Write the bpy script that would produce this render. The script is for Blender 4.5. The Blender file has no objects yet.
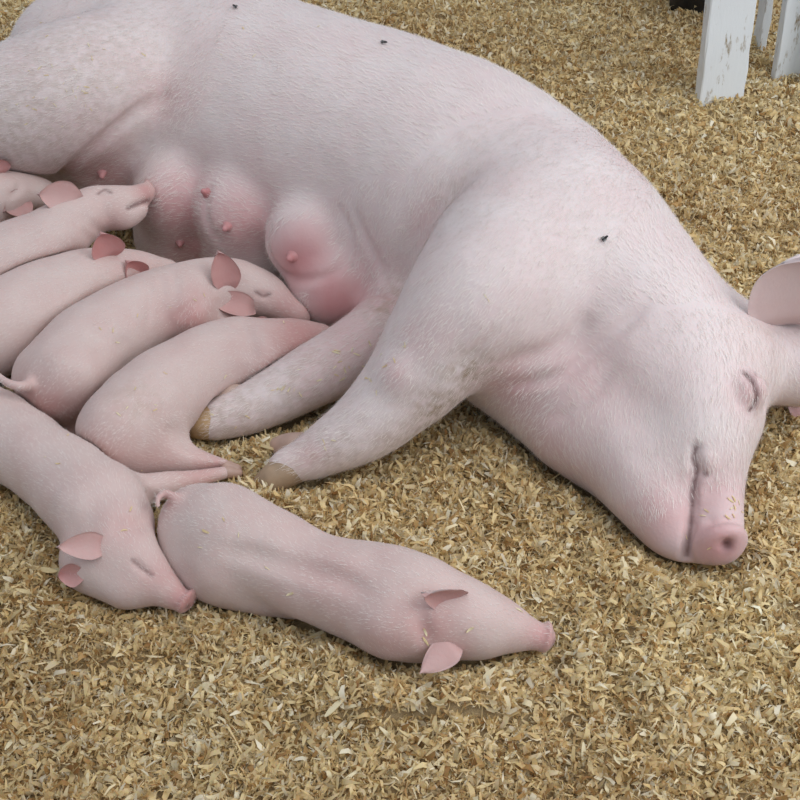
import bpy, math, random, time
import numpy as np
from mathutils import Vector, Matrix
T0 = time.time()
random.seed(7); RNG = np.random.default_rng(7)
scene = bpy.context.scene
COL = scene.collection

# ------------------------------------------------------------ camera
CAM_H, PITCH, FPX = 1.5, math.radians(39.0), 1270.0
cam_d = bpy.data.cameras.new('camera'); cam = bpy.data.objects.new('camera', cam_d); COL.objects.link(cam)
cam.location = (0, 0, CAM_H); cam.rotation_euler = (math.pi/2 - PITCH, 0, 0)
cam_d.sensor_width = 36; cam_d.lens = FPX/800*36; cam_d.clip_start = .05
scene.camera = cam
# ------------------------------------------------------------ light: soft overcast daylight
W = bpy.data.worlds.new('sky'); scene.world = W; W.use_nodes = True
W.node_tree.nodes['Background'].inputs[0].default_value = (.72, .83, 1.0, 1)
W.node_tree.nodes['Background'].inputs[1].default_value = .36
sun_d = bpy.data.lights.new('daylight', 'SUN'); sun = bpy.data.objects.new('daylight', sun_d); COL.objects.link(sun)
sun_d.energy = 1.3; sun_d.angle = math.radians(85); sun_d.color = (.95, .975, 1.0)
sun.rotation_euler = Vector((-.15, .22, -1)).to_track_quat('-Z', 'Y').to_euler()
door_d = bpy.data.lights.new('barn_door_daylight', 'AREA'); door = bpy.data.objects.new('barn_door_daylight', door_d); COL.objects.link(door)
door_d.shape = 'RECTANGLE'; door_d.size = 2.2; door_d.size_y = 1.8; door_d.energy = 44; door_d.color = (.93, .96, 1.0)
door.location = (2.5, .9, 2.1); door.rotation_euler = (Vector((.0, 1.9, .1))-Vector(door.location)).to_track_quat('-Z', 'Y').to_euler()
vs = scene.view_settings
vs.view_transform = 'Standard'; vs.look = 'None'; vs.exposure = 0.13; vs.gamma = 1.0; vs.use_curve_mapping = False

# ------------------------------------------------------------ geometry kit
cp, sp_ = math.cos(PITCH), math.sin(PITCH)
CPOS = np.array([0, 0, CAM_H])
def ray(u, v):
    a, b = (u-400)/FPX, (400-v)/FPX
    return np.array([a, cp+b*sp_, -sp_+b*cp])
def P(u, v, z):
    d = ray(u, v); return CPOS + d*((z-CAM_H)/d[2])
def nrm(v):
    v = np.asarray(v, float); return v/max(1e-9, np.linalg.norm(v))
def cr(pts, n=6):
    """Catmull-Rom resampling of rows (x,y,z,r)"""
    p = np.asarray(pts, float)
    if len(p) < 3 or n == 1: return p
    q = np.vstack([2*p[0]-p[1], p, 2*p[-1]-p[-2]]); out = []
    for i in range(1, len(q)-2):
        for t in np.linspace(0, 1, n, endpoint=False):
            a, b, c, d = q[i-1], q[i], q[i+1], q[i+2]
            out.append(.5*(2*b+(c-a)*t+(2*a-5*b+4*c-d)*t*t+(3*b-a-3*c+d)*t**3))
    out.append(p[-1]); return np.array(out)
def C(*rows):
    """skeleton rows (u,v,z,r) -> rows (x,y,z,r)"""
    return np.array([[*P(u, v, z), r] for u, v, z, r in rows])

class Field:
    def __init__(s, lo, hi, h):
        s.h = h; s.lo = np.array(lo, float)
        n = np.ceil((np.array(hi)-s.lo)/h).astype(int)+1
        s.ax = [s.lo[i]+h*np.arange(n[i]) for i in range(3)]
        s.D = np.full(n, .3, np.float32); s.spines = []
    def box(s, lo, hi):
        sl = []
        for i in range(3):
            a = max(0, int((lo[i]-s.lo[i])/s.h)); b = min(s.D.shape[i], int((hi[i]-s.lo[i])/s.h)+2)
            sl.append(slice(a, max(a+1, b)))
        x = s.ax[0][sl[0]][:, None, None].astype(np.float32); y = s.ax[1][sl[1]][None, :, None].astype(np.float32)
        z = s.ax[2][sl[2]][None, None, :].astype(np.float32)
        return tuple(sl), x, y, z
    @staticmethod
    def smin(a, b, k):
        if k <= 0: return np.minimum(a, b)
        h = np.maximum(k-np.abs(a-b), 0)/k
        return np.minimum(a, b)-h*h*k*.25
    def chain(s, rows, k=.03, n=5, spine=True, flat=1.0):
        q = cr(rows, n)
        if spine: s.spines.append(q[:, :3].copy())
        m = q[:, 3].max()+k+.06
        sl, x, y, z = s.box(q[:, :3].min(0)-m, q[:, :3].max(0)+m)
        best = np.full(s.D[sl].shape, .3, np.float32)
        for a, b in zip(q[:-1], q[1:]):
            mm = max(a[3], b[3])+k+.05
            s2, X, Y, Z = s.box(np.minimum(a, b)[:3]-mm, np.maximum(a, b)[:3]+mm)
            o = tuple(slice(t.start-r.start, t.stop-r.start) for t, r in zip(s2, sl))
            ab = b[:3]-a[:3]; L = float(ab@ab)+1e-12
            t = np.clip(((X-a[0])*ab[0]+(Y-a[1])*ab[1]+(Z-a[2])*ab[2])/L, 0, 1)
            d = np.sqrt((X-a[0]-t*ab[0])**2+(Y-a[1]-t*ab[1])**2+((Z-a[2]-t*ab[2])*flat)**2)-(a[3]+t*(b[3]-a[3]))
            best[o] = np.minimum(best[o], d)
        s.D[sl] = s.smin(s.D[sl], best, k)
    def ball(s, c, r, k=.03, scale=(1, 1, 1), R=None, sub=False):
        r3 = r*np.asarray(scale, float); m = r3.max()+k+.05
        sl, x, y, z = s.box(np.asarray(c)-m, np.asarray(c)+m)
        X, Y, Z = x-c[0], y-c[1], z-c[2]
        if R is not None:
            X, Y, Z = [R[i][0]*X+R[i][1]*Y+R[i][2]*Z for i in range(3)]
        q0 = np.sqrt((X/r3[0])**2+(Y/r3[1])**2+(Z/r3[2])**2)
        q1 = np.sqrt((X/r3[0]**2)**2+(Y/r3[1]**2)**2+(Z/r3[2]**2)**2)+1e-6
        d = (q0*(q0-1)/q1).astype(np.float32)
        s.D[sl] = -s.smin(-s.D[sl], d, k) if sub else s.smin(s.D[sl], d, k)
    def groove(s, pts, w, depth, taper=True):
        """a crease (depth>0) or a ridge (depth<0) along a polyline on the skin"""
        q = cr(np.c_[np.asarray(pts, float), np.zeros(len(pts))], 5)[:, :3]
        m = 2.6*w
        sl, x, y, z = s.box(q.min(0)-m, q.max(0)+m)
        dd = np.full(s.D[sl].shape, 1e3, np.float32); amp = np.zeros_like(dd); n = len(q)-1
        for i, (a, b) in enumerate(zip(q[:-1], q[1:])):
            ab = b-a; L = float(ab@ab)+1e-12
            t = np.clip(((x-a[0])*ab[0]+(y-a[1])*ab[1]+(z-a[2])*ab[2])/L, 0, 1)
            d = (x-a[0]-t*ab[0])**2+(y-a[1]-t*ab[1])**2+(z-a[2]-t*ab[2])**2
            u = (i+t)/n; f = np.minimum(1, np.minimum(u, 1-u)*4+.15) if taper else np.ones_like(u)
            amp = np.where(d < dd, f, amp); dd = np.minimum(dd, d)
        s.D[sl] += depth*amp*np.exp(-dd/(w*w))
    def sample(s, p):
        p = np.asarray(p, float); g = (p-s.lo)/s.h
        n = np.array(s.D.shape); inside = np.all((g >= 0) & (g <= n-1.001), axis=-1)
        g = np.clip(g, 0, n-1.001); i = g.astype(int); f = g-i
        D = s.D; x, y, z = i[..., 0], i[..., 1], i[..., 2]; fx, fy, fz = f[..., 0], f[..., 1], f[..., 2]
        c = ((D[x, y, z]*(1-fx)+D[x+1, y, z]*fx)*(1-fy)+(D[x, y+1, z]*(1-fx)+D[x+1, y+1, z]*fx)*fy)*(1-fz) \
          + ((D[x, y, z+1]*(1-fx)+D[x+1, y, z+1]*fx)*(1-fy)+(D[x, y+1, z+1]*(1-fx)+D[x+1, y+1, z+1]*fx)*fy)*fz
        return np.where(inside, c, .3)
    def normal(s, p):
        e = s.h; p = np.asarray(p, float)
        g = np.stack([s.sample(p+np.eye(3)[i]*e)-s.sample(p-np.eye(3)[i]*e) for i in range(3)], -1)
        return g/(np.linalg.norm(g, axis=-1, keepdims=True)+1e-9)
    def hit(s, u, v, back=False):
        d = ray(u, v); d = d/np.linalg.norm(d)
        t = np.arange(1.2, 4.2, .003); pts = CPOS+d*t[:, None]
        val = s.sample(pts); k = np.where(val < 0)[0]
        if len(k) == 0: return pts[np.argmin(val)]
        i = k[0]; 
        if i == 0: return pts[0]
        w = val[i-1]/(val[i-1]-val[i]+1e-9)
        return pts[i-1]+(pts[i]-pts[i-1])*w
    def hits(s, uv): return np.array([s.hit(u, v) for u, v in uv])
    def cut(s, other, gap=.002, k=.012):
        """press this body against another one: no overlap"""
        lo, hi = other.lo, other.lo+other.h*(np.array(other.D.shape)-1)
        lo2 = np.maximum(lo, s.lo); hi2 = np.minimum(hi, [a[-1] for a in s.ax])
        if np.any(lo2 >= hi2): return
        sl, x, y, z = s.box(lo2, hi2)
        g = np.stack(np.broadcast_arrays(x, y, z), -1)
        d = (gap-other.sample(g)).astype(np.float32)
        s.D[sl] = -s.smin(-s.D[sl], -d, k)
    def lumps(s, amp, wave, seed=0):
        r = np.random.default_rng(seed); n = [int(len(a)*s.h/wave)+4 for a in s.ax]; A = r.uniform(-1, 1, n)
        for ax in range(3):
            g = np.arange(s.D.shape[ax])*s.h/wave+.37; i = g.astype(int); f = g-i; f = f*f*(3-2*f)
            f = f.reshape([-1 if k == ax else 1 for k in range(3)])
            A = np.take(A, i, ax)*(1-f)+np.take(A, i+1, ax)*f
        s.D += (amp*A).astype(np.float32)
    def relax(s, n):
        for _ in range(n):
            for a in range(3):
                D = np.moveaxis(s.D, a, 0); m = D[1:-1]*.5+(D[:-2]+D[2:])*.25; D[1:-1] = m
    def ground(s, z0=.0, k=.01):
        z = s.ax[2][None, None, :].astype(np.float32)
        s.D = -s.smin(-s.D, np.broadcast_to(z-z0, s.D.shape), k)
    def mesh(s, smooth=3):
        D = s.D.copy()
        for a in range(3):
            ix = [slice(None)]*3
            for e in (0, -1):
                ix[a] = e; D[tuple(ix)] = np.maximum(D[tuple(ix)], .001)
        S = D < 0; c = [slice(0, -1), slice(1, None)]
        cnt = sum(S[c[i], c[j], c[k]].astype(np.int8) for i in (0, 1) for j in (0, 1) for k in (0, 1))
        ijk = np.argwhere((cnt > 0) & (cnt < 8)); N = len(ijk)
        idx = np.full(cnt.shape, -1, np.int32); idx[ijk[:, 0], ijk[:, 1], ijk[:, 2]] = np.arange(N)
        acc = np.zeros((N, 3)); num = np.zeros(N)
        corners = np.array([(i, j, k) for i in (0, 1) for j in (0, 1) for k in (0, 1)])
        val = [D[ijk[:, 0]+o[0], ijk[:, 1]+o[1], ijk[:, 2]+o[2]] for o in corners]
        for a in range(8):
            for b in range(a+1, 8):
                if np.abs(corners[a]-corners[b]).sum() != 1: continue
                m = (val[a] < 0) != (val[b] < 0)
                t = np.where(m, val[a]/(val[a]-val[b]+1e-12), 0)
                acc += np.where(m[:, None], corners[a]+t[:, None]*(corners[b]-corners[a]), 0); num += m
        V = s.lo+s.h*(ijk+acc/num[:, None]); Q = []
        for ax in range(3):
            o1, o2 = (ax+1) % 3, (ax+2) % 3
            A = [slice(1, -1)]*3; A[ax] = slice(0, -1); B = list(A); B[ax] = slice(1, None)
            sa, sb = S[tuple(A)], S[tuple(B)]
            for flip, m in ((False, sa & ~sb), (True, ~sa & sb)):
                e = np.argwhere(m)
                e = e+np.array([0 if i == ax else 1 for i in range(3)])
                def cell(d1, d2):
                    f = e.copy(); f[:, o1] += d1; f[:, o2] += d2
                    return idx[f[:, 0], f[:, 1], f[:, 2]]
                q = np.stack([cell(-1, -1), cell(0, -1), cell(0, 0), cell(-1, 0)], 1)
                Q.append(q[:, ::-1] if flip else q)
        Q = np.vstack(Q); Q = Q[(Q >= 0).all(1)]
        E = np.vstack([Q[:, [0, 1]], Q[:, [1, 2]], Q[:, [2, 3]], Q[:, [3, 0]]])
        deg = np.bincount(E[:, 0], minlength=N)+np.bincount(E[:, 1], minlength=N)
        for it in range(smooth):
            sm = np.stack([np.bincount(E[:, 0], V[E[:, 1], i], N)+np.bincount(E[:, 1], V[E[:, 0], i], N) for i in range(3)], 1)
            V = V+.5*(sm/np.maximum(deg, 1)[:, None]-V)
        return V, Q

def make_mesh(name, V, F, mat, smooth=True, attrs=None):
    V = np.asarray(V, np.float32); F = np.asarray(F, np.int32)
    me = bpy.data.meshes.new(name); k = F.shape[1]
    me.vertices.add(len(V)); me.vertices.foreach_set('co', V.ravel())
    me.loops.add(F.size); me.loops.foreach_set('vertex_index', F.ravel())
    me.polygons.add(len(F)); me.polygons.foreach_set('loop_start', np.arange(0, F.size, k, dtype=np.int32))
    me.update(calc_edges=True)
    me.polygons.foreach_set('use_smooth', np.full(len(F), smooth))
    for an, col in (attrs or {}).items():
        a = me.attributes.new(an, 'FLOAT_COLOR', 'POINT')
        c = np.ones((len(V), 4), np.float32); c[:, :col.shape[1]] = col; a.data.foreach_set('color', c.ravel())
    if mat: me.materials.append(mat)
    me.validate(); return me
def obj(name, me, parent=None, loc=None):
    o = bpy.data.objects.new(name, me); COL.objects.link(o)
    if loc is not None: o.location = loc
    if parent is not None:
        o.parent = parent
        if loc is None: o.location = -Vector(parent.location)
    return o
def tag(o, label, cat=None, group=None, kind=None):
    if label: o['label'] = label
    if cat: o['category'] = cat
    if group: o['group'] = group
    if kind: o['kind'] = kind
    return o
def thing(name, loc, label, cat, group=None):
    o = bpy.data.objects.new(name, None); COL.objects.link(o); o.location = loc; o.empty_display_size = .05
    return tag(o, label, cat, group)

def noise2(x, y, s, seed=0):
    """cheap smooth value noise in 0..1"""
    r = np.random.default_rng(seed).random((64, 64))
    X, Y = np.asarray(x)*s+100, np.asarray(y)*s+100
    i, j = np.floor(X).astype(int), np.floor(Y).astype(int); f, g = X-i, Y-j
    f, g = f*f*(3-2*f), g*g*(3-2*g)
    w = lambda a, b: r[a % 64, b % 64]
    return (w(i, j)*(1-f)+w(i+1, j)*f)*(1-g)+(w(i, j+1)*(1-f)+w(i+1, j+1)*f)*g

# ------------------------------------------------------------ materials
def mat_new(name):
    m = bpy.data.materials.new(name); m.use_nodes = True
    nt = m.node_tree; return m, nt, nt.nodes['Principled BSDF']
def node(nt, t, **kw):
    n = nt.nodes.new(t)
    for k, v in kw.items():
        if k in n.inputs: n.inputs[k].default_value = v
        else: setattr(n, k, v)
    return n
def mixc(nt, fac, a, b, blend='MIX'):
    n = nt.nodes.new('ShaderNodeMix'); n.data_type = 'RGBA'; n.blend_type = blend
    for s, v in ((0, fac), (6, a), (7, b)):
        if isinstance(v, bpy.types.NodeSocket): nt.links.new(v, n.inputs[s])
        elif s == 0: n.inputs[0].default_value = v
        else: n.inputs[s].default_value = (*v, 1)
    return n.outputs[2]
def skin_mat(name, pale, pink, dirt=(.33, .24, .15), sss=.12, nscale=9, bump=.25):
    m, nt, b = mat_new(name)
    at = node(nt, 'ShaderNodeAttribute', attribute_name='tint')
    sep = nt.nodes.new('ShaderNodeSeparateColor'); nt.links.new(at.outputs['Color'], sep.inputs[0])
    tc = nt.nodes.new('ShaderNodeTexCoord')
    n1 = node(nt, 'ShaderNodeTexNoise', Scale=nscale, Detail=4.0, Roughness=.6); nt.links.new(tc.outputs['Object'], n1.inputs['Vector'])
    r1 = node(nt, 'ShaderNodeMapRange'); nt.links.new(n1.outputs['Fac'], r1.inputs[0])
    r1.inputs[1].default_value = .35; r1.inputs[2].default_value = .75; r1.inputs[4].default_value = .22
    add = node(nt, 'ShaderNodeMath', operation='ADD', use_clamp=True)
    nt.links.new(sep.outputs[0], add.inputs[0]); nt.links.new(r1.outputs[0], add.inputs[1])
    c = mixc(nt, add.outputs[0], pale, pink)
    n2 = node(nt, 'ShaderNodeTexNoise', Scale=60.0, Detail=3.0); nt.links.new(tc.outputs['Object'], n2.inputs['Vector'])
    r2 = node(nt, 'ShaderNodeMapRange'); nt.links.new(n2.outputs['Fac'], r2.inputs[0])
    r2.inputs[1].default_value = .35; r2.inputs[2].default_value = .65
    dm = node(nt, 'ShaderNodeMath', operation='MULTIPLY'); nt.links.new(sep.outputs[1], dm.inputs[0]); nt.links.new(r2.outputs[0], dm.inputs[1])
    c = mixc(nt, dm.outputs[0], c, dirt)
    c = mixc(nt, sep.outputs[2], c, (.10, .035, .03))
    nt.links.new(c, b.inputs['Base Color'])
    b.inputs['Roughness'].default_value = .55; b.inputs['Specular IOR Level'].default_value = .3
    b.inputs['Subsurface Weight'].default_value = sss; b.inputs['Subsurface Radius'].default_value = (1, .45, .35)
    b.inputs['Subsurface Scale'].default_value = .012
    b.inputs['Sheen Weight'].default_value = .15; b.inputs['Sheen Roughness'].default_value = .5
    n3 = node(nt, 'ShaderNodeTexNoise', Scale=220.0, Detail=3.0); nt.links.new(tc.outputs['Object'], n3.inputs['Vector'])
    n4 = node(nt, 'ShaderNodeTexNoise', Scale=35.0, Detail=3.0); nt.links.new(tc.outputs['Object'], n4.inputs['Vector'])
    ad = node(nt, 'ShaderNodeMath', operation='ADD'); nt.links.new(n3.outputs['Fac'], ad.inputs[0]); nt.links.new(n4.outputs['Fac'], ad.inputs[1])
    bp = node(nt, 'ShaderNodeBump', Strength=bump, Distance=.002); nt.links.new(ad.outputs[0], bp.inputs['Height'])
    nt.links.new(bp.outputs[0], b.inputs['Normal'])
    return m
def plain(name, col, rough=.6, var=.25, scale=40):
    m, nt, b = mat_new(name)
    tc = nt.nodes.new('ShaderNodeTexCoord'); n = node(nt, 'ShaderNodeTexNoise', Scale=float(scale), Detail=4.0)
    nt.links.new(tc.outputs['Object'], n.inputs['Vector'])
    c = mixc(nt, n.outputs['Fac'], tuple(x*(1-var) for x in col), tuple(min(1, x*(1+var)) for x in col))
    nt.links.new(c, b.inputs['Base Color']); b.inputs['Roughness'].default_value = rough; return m
M_SOW = skin_mat('sow_skin', (.745, .637, .61), (.55, .235, .23))
M_PIG = skin_mat('piglet_skin', (.635, .495, .45), (.50, .205, .19), nscale=14)
M_HORN = plain('hoof_horn', (.36, .25, .16), .5, .35)
M_PINKHORN = plain('piglet_horn', (.46, .30, .24), .5)
M_HAIR = plain('white_bristle', (.84, .76, .70), .5, .08)
M_DARK = plain('dark_crease', (.05, .022, .02), .7)

def chip_mat():
    m, nt, b = mat_new('wood_shavings')
    at = node(nt, 'ShaderNodeAttribute', attribute_name='tint')
    tc = nt.nodes.new('ShaderNodeTexCoord'); n = node(nt, 'ShaderNodeTexNoise', Scale=300.0, Detail=2.0)
    nt.links.new(tc.outputs['Object'], n.inputs['Vector'])
    c = mixc(nt, .35, at.outputs['Color'], n.outputs['Color'], 'SOFT_LIGHT')
    nt.links.new(c, b.inputs['Base Color']); b.inputs['Roughness'].default_value = .75
    b.inputs['Specular IOR Level'].default_value = .2
    tr = nt.nodes.new('ShaderNodeBsdfTranslucent'); nt.links.new(c, tr.inputs[0]); ms = nt.nodes.new('ShaderNodeMixShader'); ms.inputs[0].default_value = .3
    nt.links.new(b.outputs[0], ms.inputs[1]); nt.links.new(tr.outputs[0], ms.inputs[2]); nt.links.new(ms.outputs[0], nt.nodes['Material Output'].inputs[0])
    return m
M_CHIP = chip_mat()
def bed_mat():
    m, nt, b = mat_new('bedding_base')
    tc = nt.nodes.new('ShaderNodeTexCoord'); n = node(nt, 'ShaderNodeTexNoise', Scale=160.0, Detail=5.0, Roughness=.7)
    nt.links.new(tc.outputs['Object'], n.inputs['Vector'])
    c = mixc(nt, n.outputs['Fac'], (.22, .14, .06), (.62, .46, .25)); nt.links.new(c, b.inputs['Base Color'])
    b.inputs['Roughness'].default_value = .9
    bp = node(nt, 'ShaderNodeBump', Strength=1.0, Distance=.006); nt.links.new(n.outputs['Fac'], bp.inputs['Height']); nt.links.new(bp.outputs[0], b.inputs['Normal'])
    return m
M_BED = bed_mat()
def paint_mat():
    m, nt, b = mat_new('weathered_white_paint')
    tc = nt.nodes.new('ShaderNodeTexCoord'); mp = nt.nodes.new('ShaderNodeMapping'); mp.inputs['Scale'].default_value = (1, 1, .25)
    nt.links.new(tc.outputs['Object'], mp.inputs[0])
    n = node(nt, 'ShaderNodeTexNoise', Scale=30.0, Detail=6.0, Roughness=.7); nt.links.new(mp.outputs[0], n.inputs['Vector'])
    r = nt.nodes.new('ShaderNodeValToRGB'); nt.links.new(n.outputs['Fac'], r.inputs[0])
    r.color_ramp.elements[0].position = .33; r.color_ramp.elements[0].color = (.30, .22, .12, 1)
    r.color_ramp.elements[1].position = .42; r.color_ramp.elements[1].color = (.84, .88, .90, 1)
    nt.links.new(r.outputs[0], b.inputs['Base Color']); b.inputs['Roughness'].default_value = .6
    bp = node(nt, 'ShaderNodeBump', Strength=.5, Distance=.003); nt.links.new(n.outputs['Fac'], bp.inputs['Height']); nt.links.new(bp.outputs[0], b.inputs['Normal'])
    return m
M_PAINT = paint_mat()

# ------------------------------------------------------------ animal helpers
def gauss(V, spots):
    out = np.zeros(len(V))
    for c, r, a in spots:
        out = np.maximum(out, a*np.exp(-((V-c)**2).sum(1)/(r*r)))
    return out
def body(name, field, mat, parent, pink=(), dirt=(), dark=(), smooth=3):
    V, Q = field.mesh(smooth)
    t = np.stack([gauss(V, pink), gauss(V, dirt), gauss(V, dark)], 1)
    o = obj(name, make_mesh(name, V, Q, mat, True, {'tint': t}), parent)
    return o, V
def ear(parent, base, tip, face, width, cup=.35, bend=.1, thick=.004, mat=None, pink=.35, pin=.8, base_w=.7, roll=0., blunt=2.4, dip=.13):
    """cupped ear leaf between base and tip; `face` is where the hollow looks"""
    base, tip = np.asarray(base, float), np.asarray(tip, float)
    L = np.linalg.norm(tip-base); a = nrm(tip-base); f = np.asarray(face, float); f = nrm(f-a*(f@a)); sd = np.cross(a, f)
    nt_, ns = 16, 13; rows = []
    T = np.linspace(0, 1, nt_); S = np.linspace(-1, 1, ns)
    prof = lambda t: (base_w+1.35*t*(1-t)*(1.25-base_w)*1.6)*(max(0., 1-t**blunt))**.55*min(1, .45+.55*math.sqrt(min(1, t/.3)))
    V = []; tint = []
    for side in (1, -1):
        for t in T:
            w = width*.5*prof(t)
            for s_ in S:
                p = base+a*L*t*(1-.06*s_*s_)+sd*w*s_+f*(cup*width*s_*s_*(1-.55*t)*(.3+.7*min(1, t*2.2))+bend*L*t*t+roll*L*t*s_*.3)
                p = p-f*(dip*width)*max(0, 1-t/.24)**2
                p = p+f*side*thick*.5*(1-.75*abs(s_)**4)*(1-.5*t)
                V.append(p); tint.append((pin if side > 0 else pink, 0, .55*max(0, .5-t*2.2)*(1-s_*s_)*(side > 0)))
    n = nt_*ns; F = []
    for k, o in ((0, 0), (1, n)):
        for i in range(nt_-1):
            for j in range(ns-1):
                q = [o+i*ns+j, o+i*ns+j+1, o+(i+1)*ns+j+1, o+(i+1)*ns+j]
                F.append(q[::-1] if k == 0 else q)
    rim = [i*ns for i in range(nt_)]+[(nt_-1)*ns+j for j in range(1, ns)]+[i*ns+ns-1 for i in range(nt_-2, -1, -1)]+[j for j in range(ns-2, 0, -1)]
    for i in range(len(rim)):
        p, q = rim[i], rim[(i+1) % len(rim)]; F.append([p, q, q+n, p+n])
    V = np.array(V)
    me = make_mesh('ear', V, F, mat, True, {'tint': np.array(tint)})
    return obj('ear', me, parent)
def blob(name, parent, rows, mat, h=.003, k=.004, tint=None, balls=(), n=4):
    rows = np.asarray(rows); m = rows[:, 3].max()+.02
    f = Field(rows[:, :3].min(0)-m, rows[:, :3].max(0)+m, h); f.chain(rows, k, n)
    for b in balls: f.ball(*b)
    V, Q = f.mesh(2)
    return obj(name, make_mesh(name, V, Q, mat, True, {'tint': np.tile(np.array(tint or (0, 0, 0), float), (len(V), 1))}), parent)
def bristles(parent, field, V, count, length, width, lift=.25, label=None, zmin=.03, bare=()):
    """short pale hairs lying from head to tail on the skin"""
    V = V[V[:, 2] > zmin]
    for c, r in bare: V = V[((V-c)**2).sum(1) > r*r]
    i = RNG.integers(0, len(V), count); p = V[i]+RNG.normal(0, field.h*.5, (count, 3))
    nn = field.normal(p); p = p-nn*field.sample(p)[:, None]
    best = np.full(count, 9e9); tan = np.zeros((count, 3))
    for q in field.spines:
        for a, b in zip(q[:-1], q[1:]):
            ab = b-a; t = np.clip(((p-a)@ab)/(ab@ab+1e-12), 0, 1); d = ((p-a-t[:, None]*ab)**2).sum(1)
            m = d < best; best[m] = d[m]; tan[m] = nrm(-ab) if q is field.spines[0] else nrm(ab)
    tan = tan+RNG.normal(0, .22, (count, 3)); tan -= nn*(tan*nn).sum(1)[:, None]
    tan /= np.linalg.norm(tan, axis=1, keepdims=True)+1e-9
    L = length*RNG.uniform(.5, 1.2, count)[:, None]; sd = np.cross(nn, tan)*width*.5
    mid = p+tan*L*.5+nn*L*lift*.75; tip = p+tan*L+nn*L*lift
    X = np.stack([p-sd-nn*.001, p+sd-nn*.001, mid-sd*.8, mid+sd*.8, tip], 1).reshape(-1, 3)
    b = np.arange(count)[:, None]*5
    F = np.vstack([b+np.array([[0, 1, 3]]), b+np.array([[0, 3, 2]]), b+np.array([[2, 3, 4]])])
    o = obj('bristles', make_mesh('bristles', X, F, M_HAIR, True), parent); o['kind'] = 'stuff'
    if label: o['label'] = label
    return o
def teat(parent, p, n, r, L, tint=(.85, 0, .06)):
    p, n = np.asarray(p), nrm(n)
    return blob('teat', parent, np.array([[*(p-n*r*1.3), r*1.9], [*(p+n*L*.05), r*1.05], [*(p+n*L*.5), r*.86], [*(p+n*L*.85), r*.74]]), M_SOW, h=.0022, k=.003, tint=tint, n=4)

HS = .0048   # sow grid
HP = .004  # piglet grid
FIELDS = {}
# ============================================================ SOW
sow = thing('sow', (0, 2.2, 0), 'big white sow asleep on her side nursing piglets', 'pig')
S = Field((-1.75, 1.15, -.03), (.95, 3.15, .62), HS)
S.chain(C((112, 92, .24, .215), (150, 96, .245, .25), (215, 106, .24, .258), (300, 133, .235, .26), (430, 183, .23, .262), (530, 245, .225, .235),
          (605, 312, .20, .195), (662, 362, .175, .158)), k=.02)
# head
S.chain(C((655, 365, .17, .165), (688, 402, .16, .13), (693, 440, .135, .10), (706, 478, .105, .064), (716, 508, .085, .047), (719, 540, .07, .043)), k=.04)
S.chain(C((712, 362, .16, .115), (758, 360, .155, .082), (808, 364, .15, .076)), k=.05, spine=False)
S.chain(C((590, 390, .13, .13), (638, 450, .10, .105), (654, 492, .08, .072), (672, 528, .055, .048), (683, 543, .05, .034)), k=.03, spine=False)
S.chain(C((540, 350, .15, .16), (580, 410, .11, .10)), k=.07, spine=False)
# hind leg, thigh up
S.ball(P(88, 68, .29), .165, .06)
S.chain(C((170, 72, .32, .15), (100, 88, .345, .155), (45, 103, .335, .142), (-15, 114, .31, .120), (-100, 140, .25, .088), (-190, 190, .17, .06), (-280, 230, .10, .045), (-340, 262, .06, .042)), k=.03)
S.chain(C((60, 95, .12, .12), (-70, 105, .10, .10), (-190, 130, .08, .06), (-300, 170, .06, .045), (-360, 200, .05, .04)), k=.03)
# tail
S.chain(C((60, 30, .25, .03), (10, 45, .20, .02), (-30, 70, .15, .014), (-50, 100, .10, .010)), k=.03, spine=False)
# fore legs
S.chain(C((540, 240, .30, .17), (490, 290, .29, .135), (448, 335, .24, .10), (408, 385, .165, .078), (365, 425, .11, .062), (318, 452, .07, .046), (285, 466, .05, .036)), k=.06, n=10)
S.chain(C((440, 290, .13, .10), (375, 338, .11, .066), (318, 374, .09, .056), (255, 407, .06, .047), (215, 421, .045, .036)), k=.035)
# udder
up = np.array([0, -.3, 1.0])
def bulge(u, v, z, r, k=.04, sc=(1, 1, 1)): S.ball(P(u, v, z), r, k, sc)
bulge(115, 152, .19, .12, .05); bulge(70, 165, .14, .09, .05); bulge(180, 196, .165, .098, .035); bulge(243, 211, .172, .100, .026)
bulge(185, 232, .06, .11, .04); bulge(255, 252, .07, .11, .04); bulge(335, 284, .12, .088, .02); bulge(395, 262, .15, .10, .06)
bulge(310, 238, .19, .086, .03)
S.ball(P(400, 374, .215), .03, .03); S.relax(7); S.lumps(.006, .20, 1); S.lumps(.0022, .075, 2); S.lumps(.0008, .03, 3)
S.ground(0, .015)
# skin folds
def fold(uv, w, d): S.groove(S.hits(uv), w, d)
fold([(165, 96), (140, 110), (105, 138), (72, 166), (58, 176)], .011, .03)
fold([(480, 168), (440, 200), (415, 235), (402, 275), (396, 300)], .026, .018)
fold([(645, 308), (618, 330), (590, 353), (560, 375), (515, 386)], .009, .022)
fold([(592, 312), (575, 335), (548, 352), (500, 364)], .016, .012)
fold([(612, 370), (585, 400), (550, 425)], .010, .007)
fold([(338, 205), (350, 230), (349, 256), (333, 273), (305, 280), (282, 272), (268, 250), (270, 225)], .007, .014)
fold([(214, 180), (206, 200), (207, 222), (222, 245)], .010, .008)
fold([(352, 205), (372, 250), (388, 290)], .012, .006)
fold([(362, 300), (372, 292), (392, 296)], .007, .012)
for k in range(4): fold([(445+k*9, 375-k*6), (458+k*9, 362-k*6), (470+k*9, 350-k*8)], .006, .003)
MUV = [(696, 447), (694, 458), (697, 470), (693, 490), (692, 510), (690, 532), (686, 557)]; mouth = S.hits(MUV)
S.groove(mouth, .0058, .034, False)
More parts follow.
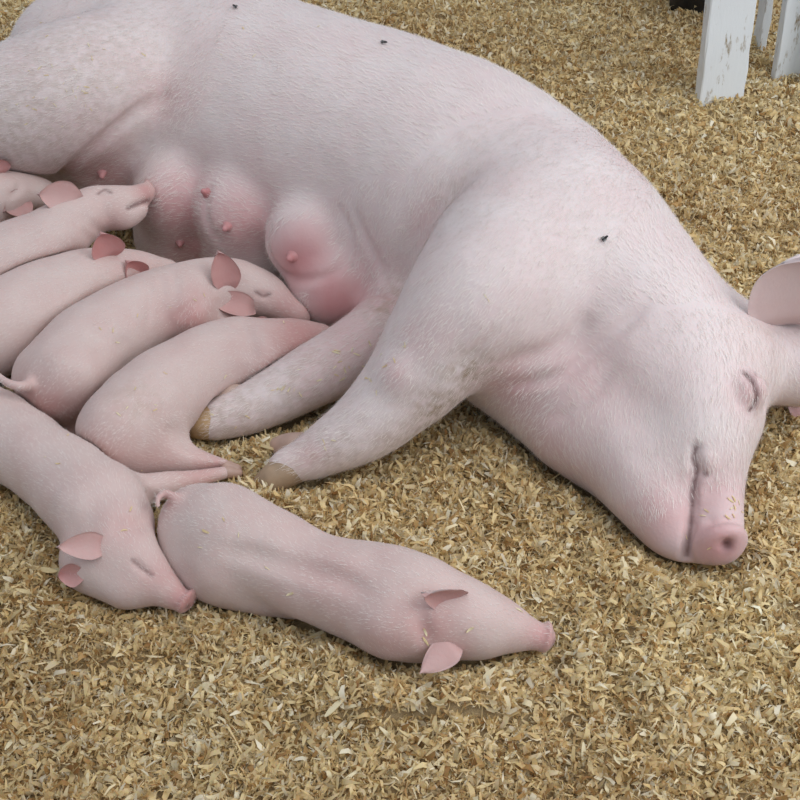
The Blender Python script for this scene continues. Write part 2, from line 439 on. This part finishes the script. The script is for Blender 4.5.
lip = S.hits([(698, 470), (706, 475), (715, 471)]); S.groove(lip, .006, .008)
S.groove(S.hits([(715, 471), (703, 483), (698, 505)]), .007, -.006)
S.groove(S.hits([(706, 450), (709, 463), (704, 470)]), .010, -.006)
fold([(705, 519), (720, 524), (742, 521)], .007, .007)
S.ball(S.hit(748, 390)+nrm(ray(748, 390))*.014, .030, .018)
lid = S.hits([(743, 371), (752, 382), (756, 394), (754, 404), (748, 411)])
S.groove(lid, .0045, .014)
fold([(760, 375), (768, 392), (763, 412)], .008, .007)
fold([(735, 378), (734, 395), (740, 410)], .010, .004)
# snout disc
sd_c = P(722, 547, .068); sd_n = nrm(P(722, 552, .062)-P(712, 490, .10)+np.array([.01, 0, .012]))
def frame(n):
    n = nrm(n); x = nrm(np.cross([.1, .2, 1], n)); return np.array([x, np.cross(n, x), n])
S.ball(P(719, 544, .070), .052, .010, (.86, 1.0, .40), frame(sd_n))
S.groove(S.hits([(691, 522), (689, 540), (687, 558)]), .006, .026, False)
nos = [S.hit(727, 545), S.hit(707, 553)]
for c in nos[:1]: S.ball(c, .011, .006, sub=True)
FIELDS['sow'] = S
teats = [(292, 257, .009, .013), (227, 227, .008, .015), (207, 193, .008, .017), (102, 173, .008, .012), (180, 243, .007, .008)]
pk = [(S.hit(u, v), r, a) for u, v, r, a in [(300, 262, .08, .85), (240, 228, .09, .62), (178, 215, .10, .65), (95, 172, .09, .65), (335, 298, .09, .8), (195, 245, .1, .65),
      (380, 300, .06, .45), (420, 330, .05, .2), (722, 545, .06, .75), (670, 520, .07, .45), (715, 500, .06, .45), (750, 392, .04, .4), (570, 370, .09, .35), (430, 225, .06, .28), (350, 340, .09, .35), (560, 440, .09, .3),
      (520, 385, .07, .4), (395, 372, .03, .3), (165, 95, .07, .25), (310, 455, .03, .3)]]
dt = [(S.hit(u, v), r, a) for u, v, r, a in [(440, 410, .06, .8), (470, 375, .05, .8), (400, 445, .07, .5), (300, 400, .12, .35), (230, 420, .08, .45), (380, 310, .035, .6), (330, 450, .08, .35), (398, 290, .03, .4), (60, 70, .22, .3), (10, 130, .2, .35), (455, 195, .05, .3)]]
def along(F, uv, n=10):
    q = cr(np.c_[np.asarray(uv, float), np.zeros((len(uv), 2))], n); return F.hits(q[:, :2])
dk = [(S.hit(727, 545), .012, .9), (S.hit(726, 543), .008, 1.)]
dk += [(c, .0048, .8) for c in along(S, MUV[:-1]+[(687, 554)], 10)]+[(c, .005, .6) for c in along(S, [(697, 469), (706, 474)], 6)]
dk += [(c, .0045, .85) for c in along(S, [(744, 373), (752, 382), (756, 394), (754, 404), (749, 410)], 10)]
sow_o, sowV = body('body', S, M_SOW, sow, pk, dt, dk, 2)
for u, v, r, L in teats:
    p = S.hit(u, v); teat(sow, p, S.normal(p), r, L)
# ears of the sow
e0 = S.hit(795, 330)-nrm(ray(795, 330))*.01; ear(sow, e0, e0+np.array([-.01, -.01, .175]), (-.1, -.95, .3), .165, .20, .05, .012, M_SOW, .05, .2, .9, blunt=8)
ear(sow, P(795, 380, .07), P(850, 415, .03), (-.2, -.6, .6), .13, .2, .1, .010, M_SOW, .3, .5, .8)
# hooves
blob('hoof', sow, C((292, 467, .05, .031), (273, 478, .038, .025), (258, 488, .022, .015), (249, 494, .012, .007)), M_HORN)
blob('hoof', sow, C((300, 447, .06, .026), (286, 446, .045, .022), (270, 446, .03, .010)), plain('pink_horn', (.50, .34, .27), .5))
blob('hoof', sow, C((225, 418, .05, .033), (205, 423, .042, .030), (190, 427, .03, .018)), plain('tan_horn', (.50, .33, .17), .5))
blob('hoof', sow, C((235, 398, .068, .026), (215, 402, .055, .020), (203, 406, .045, .012)), plain('pale_horn', (.52, .38, .31), .5))
bristles(sow, S, sowV, 130000, .019, .0005, .18, 'fine short white bristles', bare=[(P(719, 540, .07), .085), (P(675, 525, .06), .06), (S.hit(300, 255), .07), (S.hit(340, 300), .06)])

# ============================================================ PIGLETS
def piglet(key, chains, loc, label, ears=(), pink=(), grooves=(), tail=None, eyes=(), snout=None, hooves=(), press=(), mouth=None, bumps=(), dirt=(), hair=9000):
    t = thing('piglet', loc, label, 'pig', 'piglets of the litter')
    allp = np.vstack([c[0] for c in chains]); m = allp[:, 3].max()+.05
    lo = allp[:, :3].min(0)-m; hi = allp[:, :3].max(0)+m; lo[2] = -.02
    F = Field(lo, hi, HP)
    for rows, k in chains: F.chain(rows, k)
    for u, v, z, r in bumps: F.ball(P(u, v, z), r, .03)
    F.relax(3)
    if tail is not None: F.chain(tail, .010, spine=False)
    F.lumps(.004, .065, 40+len(FIELDS)); F.lumps(.0012, .028, 5+len(FIELDS))
    F.ground(0, .012)
    for q in press: F.cut(FIELDS[q])
    dk = []
    for uv, w, d in grooves: F.groove(F.hits(uv), w, d)
    if snout is not None:
        c, n, r = snout; F.ball(c, r, .003, (1, 1, .30), frame(n))
        fr = frame(n)
        for s_ in (-1, 1):
            q = np.asarray(c)+nrm(n)*r*.36+fr[0]*s_*r*.36
            dk.append((q, .0052, .9))
    for uv in eyes:
        h = F.hits(uv); F.groove(h, .005, .007); dk += [(c, .0030, .65) for c in along(F, uv, 8)]
    if mouth is not None:
        h = F.hits(mouth); F.groove(h, .0045, .009); dk += [(c, .0045, .8) for c in along(F, mouth, 8)]
    FIELDS[key] = F
    o, V = body('body', F, M_PIG, t, [(F.hit(u, v), r, a) for u, v, r, a in pink]+([(np.asarray(snout[0])+nrm(snout[1])*.006, .022, .75)] if snout is not None else []), [(F.hit(u, v), r, a) for u, v, r, a in dirt], dk, 2)
    for b, tip, face, w, kw in ears:
        h = F.hit(b[0], b[1]); d0 = ray(b[0], b[1]); tt = (h-CPOS)@d0/(d0@d0)
        base = h+nrm(d0)*(b[2] if len(b) > 2 else .003)
        d1 = ray(tip[0], tip[1]); ear(t, base, CPOS+d1*tt-nrm(d1)*tip[2], face, w, mat=M_PIG, **kw)
    for rows in hooves: blob('hoof', t, rows, M_PINKHORN, h=.0025, k=.002)
    if hair: bristles(t, F, V, hair, .010, .00035, .16, zmin=.015)
    return t, F

# the front piglet, stretched out on the shavings
piglet('G', [(C((200, 525, .075, .066), (235, 541, .08, .078), (305, 574, .078, .070), (360, 590, .078, .074), (408, 606, .078, .079), (440, 613, .078, .068),
               (472, 620, .07, .056), (503, 628, .055, .040), (526, 633, .046, .027), (542, 637, .042, .022)), .02),
            (C((195, 560, .05, .05), (250, 590, .035, .035), (290, 605, .025, .02)), .03), (C((400, 625, .05, .05), (425, 640, .03, .025)), .03)],
       (-.1, 1.3, 0), 'piglet stretched flat on the shavings beside the sleeping piglet\'s snout',
       ears=[((466, 598), (420, 589, .026), (-.1, -.9, .1), .052, dict(cup=.30, bend=.10, pin=.6, pink=.2, base_w=.75)), ((460, 640), (419, 674, .016), (-.1, -.6, .75), .050, dict(dip=.4, cup=-.1, bend=.0, pin=.35, pink=.45, base_w=.7, blunt=1.9))],
       pink=[(545, 637, .03, .7), (425, 625, .05, .45), (330, 580, .07, .25), (170, 500, .03, .4), (450, 650, .04, .4), (395, 640, .06, .3)],
       grooves=[([(222, 548), (270, 560), (320, 573), (372, 592)], .016, .013), ([(424, 590), (420, 615), (430, 645)], .012, .008)],
       bumps=[(225, 522, .085, .048), (218, 565, .07, .048), (395, 586, .10, .042), (388, 622, .085, .042)],
       tail=C((186, 506, .12, .016), (174, 497, .135, .0095), (164, 493, .14, .008), (158, 498, .14, .007), (158, 506, .135, .005)),
       snout=(P(546, 637, .042), nrm(P(546, 637, .042)-P(510, 629, .055)), .025))
# the sleeping piglet with its chin on the bedding
piglet('F', [(C((-50, 400, .07, .060), (-5, 424, .072, .062), (40, 460, .078, .068), (85, 497, .08, .072), (112, 522, .08, .066), (125, 545, .072, .056), (146, 568, .058, .044), (168, 587, .046, .030), (182, 597, .04, .021)), .02),
            (C((118, 492, .07, .04), (150, 488, .055, .026), (190, 480, .035, .017), (222, 473, .028, .013), (233, 471, .026, .011)), .03),
            (C((95, 560, .05, .055), (125, 585, .04, .04)), .03),
            (C((-60, 420, .05, .05), (-20, 450, .03, .03), (0, 470, .02, .02)), .03)],
       (-.45, 1.5, 0), 'piglet asleep with one foreleg stretched past the sow\'s hoof',
       ears=[((108, 545), (55, 547, .022), (-.1, -.75, .7), .048, dict(dip=.45, cup=.18, bend=.03, pin=.4, pink=.5, base_w=.7, blunt=1.8)), ((84, 574), (60, 574, -.02), (-.2, -.8, .5), .04, dict(cup=.3, pin=.7, pink=.6))],
       pink=[(185, 600, .035, .7), (170, 575, .05, .35), (130, 520, .05, .2), (200, 477, .05, .35)],
       grooves=[([(112, 520), (128, 527), (150, 520)], .014, .006), ([(160, 505), (150, 495), (148, 488)], .01, .005)],
       eyes=[[(133, 560), (142, 568), (152, 575)]], press=('G',), bumps=[(110, 494, .10, .040), (82, 518, .09, .035), (8, 452, .07, .045)], tail=C((-72, 392, .10, .012), (-88, 388, .10, .008), (-98, 396, .095, .006)), hooves=[C((228, 472, .026, .012), (238, 473, .020, .009))],
       snout=(P(188, 601, .038), nrm(P(188, 601, .038)-P(160, 580, .052)), .024))
# the piglet tucked along the lower foreleg
piglet('E', [(C((120, 432, .085, .074), (145, 408, .095, .082), (188, 376, .095, .072), (232, 355, .095, .068), (266, 348, .095, .058), (296, 342, .09, .044), (318, 338, .085, .03)), .02),
            (C((130, 440, .07, .068), (165, 452, .05, .042), (200, 462, .035, .022), (226, 467, .028, .014), (233, 468, .026, .012)), .03),
            (C((262, 362, .09, .045), (275, 378, .06, .032), (285, 388, .03, .02)), .025)],
       (-.4, 1.75, 0), 'nursing piglet lying along the sow\'s foreleg, hind leg stretched out',
       ears=[((268, 330, .05), (250, 322, -.05), (-.1, -.75, .6), .045, dict(cup=.3, pin=.5)), ((300, 340, .05), (285, 335, -.05), (-.1, -.75, .6), .045, dict(cup=.3, pin=.5))],
       pink=[(300, 335, .07, .6), (110, 460, .06, .35), (150, 465, .05, .35), (270, 365, .05, .3), (215, 468, .04, .4)],
       grooves=[([(240, 318), (250, 340), (252, 362)], .014, .005), ([(165, 425), (185, 440), (200, 452)], .014, .008)],
       press=('sow', 'F'), bumps=[(118, 425, .11, .06), (258, 362, .10, .042)], dirt=[(135, 400, .05, .25)], hooves=[C((227, 467, .028, .012), (237, 469, .022, .009))])
# the piglet with two upright ears
piglet('D', [(C((58, 378, .10, .078), (92, 348, .115, .083), (145, 315, .12, .077), (195, 297, .125, .070), (230, 288, .125, .058), (258, 293, .115, .048), (282, 304, .105, .036), (300, 313, .10, .027)), .02),
            (C((70, 400, .06, .05), (76, 420, .03, .028), (72, 432, .018, .02)), .03),
            (C((195, 305, .12, .045), (188, 322, .09, .034), (195, 335, .05, .022)), .02), (C((215, 330, .08, .04), (225, 345, .03, .02)), .02)],
       (-.6, 1.95, 0), 'nursing piglet with curled tail and two raised pink ears',
       ears=[((230, 291), (217, 249, .03), (.25, -.8, .45), .058, dict(cup=.30, bend=.03, pin=.6, pink=.4, base_w=.7, blunt=3.2)), ((258, 309, -.008), (204, 298, .045), (-.1, -.6, .75), .052, dict(dip=.3, cup=.28, bend=-.04, pin=.5, pink=.45, base_w=.6, blunt=3.2))],
       pink=[(290, 305, .05, .45), (45, 410, .06, .5), (75, 420, .05, .5), (190, 318, .05, .5), (200, 310, .04, .3)],
       grooves=[([(172, 268), (176, 290), (172, 310)], .009, .003), ([(160, 272), (164, 296), (160, 320)], .009, .003), ([(148, 280), (152, 304), (146, 326)], .009, .003), ([(115, 335), (130, 355), (128, 370)], .02, .006),
                ([(206, 300), (190, 306), (176, 320)], .01, .005)],
       eyes=[[(256, 292), (263, 296), (270, 294)]], bumps=[(70, 372, .13, .06), (190, 312, .13, .045)], press=('sow', 'F', 'E'),
       tail=C((36, 382, .13, .014), (22, 386, .15, .009), (8, 383, .155, .008), (-4, 374, .16, .006)))
# the piglet behind it, only ears and back in view
piglet('C', [(C((-45, 352, .11, .078), (0, 328, .13, .083), (45, 303, .14, .078), (82, 286, .145, .068), (112, 276, .145, .055), (135, 272, .135, .045), (155, 272, .125, .032), (168, 272, .12, .025)), .02),
            (C((-40, 375, .08, .05), (-35, 400, .03, .03)), .03), (C((60, 320, .10, .05), (65, 345, .03, .03)), .03)],
       (-.8, 2.05, 0), 'nursing piglet with its back turned, small reddish ears showing',
       ears=[((112, 258), (99, 230, .03), (.3, -.85, .3), .066, dict(cup=.32, pin=.75, pink=.55, base_w=.8, blunt=2.6)), ((142, 278), (124, 259, .035), (.3, -.8, .4), .050, dict(cup=.4, pin=.8, pink=.6, base_w=.8, blunt=2.6))],
       pink=[(140, 265, .05, .2)], press=('sow', 'D'))
# the piglet whose face shows, snout at the udder
piglet('B', [(C((-55, 292, .14, .076), (-5, 272, .165, .080), (42, 247, .19, .070), (72, 224, .21, .055), (95, 208, .22, .045), (115, 204, .225, .037), (134, 199, .225, .027), (146, 192, .225, .020)), .02),
            (C((105, 212, .205, .036), (125, 216, .205, .027), (140, 211, .21, .016)), .012),
            (C((-50, 315, .09, .05), (-45, 345, .03, .03)), .03), (C((20, 280, .12, .05), (25, 310, .03, .03)), .03)],
       (-.8, 2.2, 0), 'nursing piglet showing its face, snout lifted to the udder',
       ears=[((83, 200), (36, 194, .03), (-.05, -.8, .55), .072, dict(cup=.20, bend=.0, pin=.42, pink=.4, base_w=.5, blunt=3.8, thick=.006))],
       pink=[(147, 190, .03, .6), (110, 225, .04, .25)],
       grooves=[([(80, 212), (92, 225), (108, 236)], .010, .005), ([(72, 214), (82, 230), (96, 244)], .009, .004)],
       eyes=[[(98, 194), (105, 190), (111, 193)]], mouth=[(128, 208), (138, 204), (149, 200)], press=('sow', 'C'),
       snout=(P(149, 187, .226), nrm(P(151, 185, .23)-P(120, 198, .222)), .019))
# the piglet at the very edge
piglet('A', [(C((-120, 255, .12, .078), (-70, 232, .15, .08), (-30, 212, .175, .070), (-2, 198, .195, .056), (18, 190, .195, .048), (36, 192, .185, .036), (50, 195, .175, .024)), .02),
            (C((-110, 280, .07, .05), (-105, 305, .03, .03)), .03), (C((-50, 250, .09, .05), (-45, 275, .03, .03)), .03)],
       (-1.0, 2.3, 0), 'nursing piglet squeezed in right under the sow\'s raised thigh',
       ears=[((30, 198), (2, 213, .03), (.1, -.85, .4), .060, dict(cup=.3, pin=.55, pink=.45, base_w=.7, blunt=3)), ((2, 174), (-6, 157, .015), (.3, -.8, .3), .05, dict(cup=.3, pin=.7, pink=.5))],
       grooves=[([(8, 198), (18, 190), (20, 182)], .007, .005)], press=('sow', 'B'), hair=3000)
print('animals', round(time.time()-T0, 1))

# ============================================================ BEDDING
def animal_gap(x, y):
    d = np.full(np.shape(x), .3)
    for z in (.012, .05):
        p = np.stack([x, y, np.full(np.shape(x), z)], -1)
        for f in FIELDS.values(): d = np.minimum(d, f.sample(p)+(0 if z < .03 else .015))
    return d
def bed_h(x, y, gap):
    h = .022*noise2(x, y, 5.5, 1)+.018*noise2(x, y, 13, 2)+.018*noise2(x, y, 29, 3)-.010
    heap = .020*np.exp(-((gap-.07)/.05)**2)
    return np.maximum((h+heap)*np.clip((gap+.005)/.05, 0, 1), 0)-.004*np.clip((.0-gap)/.02, 0, 1)
X0, X1, Y0, Y1 = -2.4, 2.4, .3, 5.2
nx, ny = 400, 408
gx, gy = np.meshgrid(np.linspace(X0, X1, nx), np.linspace(Y0, Y1, ny), indexing='ij')
gap = animal_gap(gx, gy); gz = bed_h(gx, gy, gap)-.006
V = np.stack([gx, gy, gz], -1).reshape(-1, 3); ii = np.arange(nx*ny).reshape(nx, ny)
Fq = np.stack([ii[:-1, :-1], ii[1:, :-1], ii[1:, 1:], ii[:-1, 1:]], -1).reshape(-1, 4)
floor = tag(obj('floor', make_mesh('floor', V, Fq, M_BED)), 'ground under the deep bedding of wood shavings', kind='structure')

PAL = np.array([(.86, .71, .41), (.78, .60, .31), (.90, .80, .55), (.60, .40, .18), (.82, .66, .37), (.92, .86, .68), (.42, .25, .10), (.75, .62, .38)])
PW = np.array([.24, .17, .16, .09, .15, .08, .04, .07])
def chips(n, xr, yr, lmin, lmax, wf=1.0):
    x, y = RNG.uniform(*xr, n), RNG.uniform(*yr, n)
    k = np.abs(x) < .42*y+.55                       # where someone standing here can look
    x, y = x[k], y[k]; g = animal_gap(x, y); k = g > -.004; x, y, g = x[k], y[k], g[k]; n = len(x)
    L = lmin*(lmax/lmin)**(RNG.random(n)**1.3)*.5; w = np.clip(L*(.08+.34*RNG.random(n)**1.5), .0008, .0042)*wf
    yaw = RNG.uniform(0, 6.283, n); tilt = RNG.normal(0, .55, n); roll = RNG.normal(0, .8, n)
    tilt *= np.clip((g+.01)/.04, .15, 1)
    a = np.stack([np.cos(yaw)*np.cos(tilt), np.sin(yaw)*np.cos(tilt), np.sin(tilt)], 1)
    s0 = np.stack([-np.sin(yaw), np.cos(yaw), np.zeros(n)], 1); up = np.cross(a, s0)
    s = s0*np.cos(roll)[:, None]+up*np.sin(roll)[:, None]; up = np.cross(a, s)
    z = bed_h(x, y, g)+RNG.uniform(-.005, .006, n)+np.abs(np.sin(tilt))*L*.5
    c = np.stack([x, y, z], 1); curl = RNG.normal(0, .75, n)*L; side = RNG.normal(0, .28, n)*L; tws = RNG.normal(0, .5, n)
    o = np.ones(n); rows = []
    for t, ww in ((-1, RNG.uniform(.1, .7, n)), (-.35, RNG.uniform(.8, 1.1, n)), (.35, RNG.uniform(.8, 1.1, n)), (1, RNG.uniform(.1, .7, n))):
        for q in (-1, 1):
            rows.append(c+a*(L*t*(1-.12*t*t))[:, None]+s*(w*ww*q+side*(t*t-.4))[:, None]+up*(curl*(t*t-.4)+tws*t*q*w)[:, None])
    V = np.stack(rows, 1).reshape(-1, 3)
    b = np.arange(n)[:, None]*8
    F = np.concatenate([b+np.array([[i, i+1, i+3, i+2]]) for i in (0, 2, 4)])
    col = PAL[RNG.choice(len(PAL), n, p=PW/PW.sum())]*RNG.uniform(.82, 1.1, (n, 1))
    patch = noise2(x, y, 4, 9)[:, None]
    col = col*(1.05-.22*(1-patch)*np.array([[.6, .9, 1.25]]))
    return V, F, np.repeat(np.clip(col, 0, 1), 8, axis=0)
parts = [chips(165000, (-1.4, 1.4), (.75, 1.8), .009, .034), chips(195000, (-1.8, 1.8), (1.5, 2.7), .009, .034), chips(185000, (-2.35, 2.35), (2.5, 4.4), .012, .034, 1.2)]
off = 0; VV, FF, CC = [], [], []
for v, f, c in parts: VV.append(v); FF.append(f+off); CC.append(c); off += len(v)
bed = obj('wood_shavings', make_mesh('wood_shavings', np.vstack(VV), np.vstack(FF), M_CHIP, True, {'tint': np.vstack(CC)}))
tag(bed, 'deep bedding of pale wood shavings spread over the whole floor', 'bedding', kind='stuff')
print('chips', off//8)
print('bedding', round(time.time()-T0, 1))

# single shavings that can be picked out
def shaving_mesh(i):
    r = random.Random(i); n = 7; L, w = r.uniform(.8, 1.2), r.uniform(.13, .26); cv = r.uniform(.1, .5)*r.choice((-1, 1)); tw = r.uniform(-.5, .5); V = []; F = []
    for lay in (0, 1):
        for k in range(n):
            t = k/(n-1)*2-1; ww = w*(1-.75*abs(t)**2.5)*r.uniform(.85, 1.1)
            for s_ in (-1, 1): V.append((t*L*.5, s_*ww*.5, cv*.4*(t*t-.3)+tw*t*s_*ww*.5+.035*lay))
    for k in range(n-1):
        a = 2*k; b = 2*n+a
        F += [(a, a+2, a+3, a+1), (b, b+1, b+3, b+2), (a, a+1, b+1, b)[::1] if k == 0 else (a, b, b+2, a+2), (a+1, a+3, b+3, b+1)]
    F += [(0, 2*n, 2*n+2, 2), (2*n-2, 2*n-1, 4*n-1, 4*n-2)]
    c = PAL[[0, 2, 2, 4, 2, 0][i % 6]]
    return make_mesh('wood_shaving', np.array(V), np.array(F), M_CHIP, False, {'tint': np.tile(c, (len(V), 1))})
SH = [shaving_mesh(i) for i in range(6)]
def lay(p, n, size, label, group):
    o = bpy.data.objects.new('wood_shaving', random.choice(SH)); COL.objects.link(o)
    q = Vector(n).to_track_quat('Z', 'Y') @ Matrix.Rotation(random.uniform(0, 6.28), 3, 'Z').to_quaternion()
    o.rotation_euler = q.to_euler(); o.scale = (size,)*3; o.location = Vector(p)+Vector(n)*size*.06
    tag(o, label, 'shaving', group)
def front(u, v):
    best = None
    for k, f in FIELDS.items():
        h = f.hit(u, v)
        if f.sample(h) > .004: continue
        d = np.linalg.norm(h-CPOS)
        if best is None or d < best[0]: best = (d, k, h)
    return best
def sprinkle(key, n, spots, label, group, smin, smax):
    c = 0; tries = 0
    while c < n and tries < n*4:
        tries += 1
        u, v, su, sv = random.choice(spots)
        u, v = random.gauss(u, su), random.gauss(v, sv); b = front(u, v)
        if not b or b[1] != key: continue
        nn = FIELDS[key].normal(b[2]); lay(b[2], nn, random.uniform(smin, smax), label, group); c += 1
sprinkle('sow', 34, [(60, 70, 30, 30), (40, 90, 25, 20), (75, 75, 20, 30)], 'tiny shaving stuck to the sow\'s thigh and rump', 'shavings on the sow\'s thigh', .006, .011)
sprinkle('sow', 6, [(230, 50, 60, 25)], 'tiny shaving stuck high on the sow\'s flank', 'shavings on the sow\'s flank', .006, .012)
sprinkle('sow', 26, [(335, 365, 14, 12), (345, 372, 14, 10), (220, 415, 22, 12), (280, 395, 20, 14)], 'small shaving stuck to the sow\'s lower foreleg', 'shavings on the lower foreleg', .007, .014)
sprinkle('sow', 14, [(395, 350, 12, 25), (380, 370, 12, 20), (330, 440, 20, 12), (460, 300, 30, 25)], 'small shaving stuck to the sow\'s upper foreleg', 'shavings on the upper foreleg', .007, .014)
sprinkle('sow', 12, [(708, 515, 14, 6), (690, 540, 10, 8), (730, 508, 8, 6)], 'small shaving stuck to the sow\'s snout', 'shavings on the sow\'s snout', .006, .013)
sprinkle('G', 10, [(260, 570, 40, 25), (490, 610, 25, 10), (200, 540, 20, 20), (440, 630, 30, 15)], 'small shaving lying on the piglet stretched out in front', 'shavings on the stretched piglet', .008, .016)
sprinkle('F', 7, [(60, 470, 30, 20), (140, 520, 25, 25)], 'small shaving lying on the sleeping piglet', 'shavings on the sleeping piglet', .006, .013)
sprinkle('E', 8, [(140, 395, 20, 20), (200, 360, 30, 20)], 'small shaving on the piglet beside the foreleg', 'shavings on the piglet beside the foreleg', .006, .013)
sprinkle('D', 7, [(100, 330, 25, 25), (170, 300, 25, 15)], 'small shaving on the piglet with raised ears', 'shavings on the piglet with raised ears', .006, .011)
n = 0
while n < 150:
    u, v = random.uniform(5, 795), random.uniform(300, 795); p = P(u, v, .02)
    g = float(animal_gap(np.array([p[0]]), np.array([p[1]]))[0])
    if g < .03 or front(u, v): continue
    p[2] = bed_h(np.array([p[0]]), np.array([p[1]]), np.array([g]))[0]+.004
    nn = nrm((random.gauss(0, .3), random.gauss(0, .3), 1)); lay(p, nn, random.uniform(.02, .038), 'large pale shaving lying loose on top of the bedding', 'loose large shavings'); n += 1

# ============================================================ FLIES
def fly(u, v, label):
    p = S.hit(u, v); nn = S.normal(p)
    t = thing('fly', p+nn*.0015, label, 'fly', 'flies on the sow'); t.rotation_euler = Vector(nn).to_track_quat('Z', 'Y').to_euler(); t.rotation_euler.rotate_axis('Z', random.uniform(0, 6))
    def bal(name, c, r3, m):
        th, ph = np.meshgrid(np.linspace(0, math.pi, 7), np.linspace(0, 2*math.pi, 9)[:-1], indexing='ij')
        Vv = np.stack([np.sin(th)*np.cos(ph)*r3[0]+c[0], np.sin(th)*np.sin(ph)*r3[1]+c[1], np.cos(th)*r3[2]+c[2]], -1).reshape(-1, 3)
        Ff = [[i*8+j, (i+1)*8+j, (i+1)*8+(j+1) % 8, i*8+(j+1) % 8] for i in range(6) for j in range(8)]
        obj(name, make_mesh(name, Vv, np.array(Ff), m), t, (0, 0, 0))
    bal('abdomen', (-.003, 0, .0025), (.004, .0025, .0022), M_FLY); bal('thorax', (.002, 0, .003), (.0028, .0024, .0024), M_FLY); bal('head', (.0053, 0, .003), (.0015, .002, .0016), M_FLY)
    for s_ in (-1, 1): bal('wing', (-.0035, s_*.003, .0042), (.0045, .0016, .0002), M_WING)
M_FLY = plain('fly_black', (.012, .011, .011), .35); M_WING = plain('fly_wing', (.12, .11, .10), .3)
fly(604, 239, 'small black fly sitting on the sow\'s shoulder'); fly(384, 44, 'small black fly sitting on the sow\'s back'); fly(235, 8, 'small black fly sitting near the sow\'s rump')

# ============================================================ WHITE FENCE BOARDS AND FEED TUB
def board(name, x, y, w, th, h, rz, ry, label, z0=0.0):
    t = thing(name, (x, y, z0), label, 'board', 'white painted boards'); t.rotation_euler = (0, ry, rz)
    r = random.Random(int(x*1000)); n = 24; Vv, Ff = [], []
    prof = [(-.5, -.42), (-.47, -.5), (.47, -.5), (.5, -.42), (.5, .42), (.47, .5), (-.47, .5), (-.5, .42)]
    for i in range(n+1):
        z = h*i/n; j = [r.gauss(0, .0012) for _ in prof]
        Vv += [(a*w+j[k], b*th+j[-k-1]*.6, z) for k, (a, b) in enumerate(prof)]
    for i in range(n):
        for k in range(8): Ff.append((i*8+k, i*8+(k+1) % 8, (i+1)*8+(k+1) % 8, (i+1)*8+k))
    Vv += [(0, 0, 0), (0, 0, h)]; c0, c1 = len(Vv)-2, len(Vv)-1
    for k in range(0, 8, 2):
        Ff.append((c0, (k+2) % 8, k+1, k)); Ff.append((c1, n*8+k, n*8+k+1, n*8+(k+2) % 8))
    obj('plank', make_mesh('plank', np.array(Vv), np.array(Ff), M_PAINT, False), t, (0, 0, 0))
    return t
b1 = P(719, 108, .0); board('fence_board', b1[0], b1[1]+.01, .125, .035, 1.2, math.radians(14), math.radians(-3), 'wide white board with chipped edges standing in the shavings')
b2 = P(787, 84, .0); board('fence_board', b2[0], b2[1]+.02, .08, .03, 1.2, math.radians(12), math.radians(-2), 'narrow white board with dark marks beside the wide board')
b3 = P(766, 56, .0); board('fence_board', b3[0]-.015, b3[1]+.03, .02, .06, 1.2, math.radians(5), math.radians(-2), 'thin cream board edge seen behind the narrow white board')
b4 = P(812, 90, .0); board('fence_board', b4[0], b4[1], .07, .03, 1.2, math.radians(60), 0, 'white board set edge-on next to the narrow board')
tub_c = P(694, 14, 0); tub = thing('feed_tub', tub_c, 'black rubber tub standing on the shavings behind the boards', 'tub')
def lathe(prof, n=40):
    Vv = [(r*math.cos(2*math.pi*k/n), r*math.sin(2*math.pi*k/n), z) for r, z in prof for k in range(n)]
    return np.array(Vv), np.array([(i*n+k, i*n+(k+1) % n, (i+1)*n+(k+1) % n, (i+1)*n+k) for i in range(len(prof)-1) for k in range(n)])
M_RUB = plain('black_rubber', (.022, .022, .025), .5)
v_, f_ = lathe([(.001, 0), (.068, 0), (.074, .008), (.095, .17), (.10, .172), (.10, .19), (.092, .19), (.07, .03), (.001, .025)])
tb = obj('tub_wall', make_mesh('tub_wall', v_, f_, M_RUB), tub, (0, 0, 0))
v_, f_ = lathe([(.098, .175), (.107, .175), (.107, .193), (.098, .193), (.098, .175)]); obj('rim', make_mesh('rim', v_, f_, M_RUB), tub, (0, 0, 0))
print('done', round(time.time()-T0, 1))
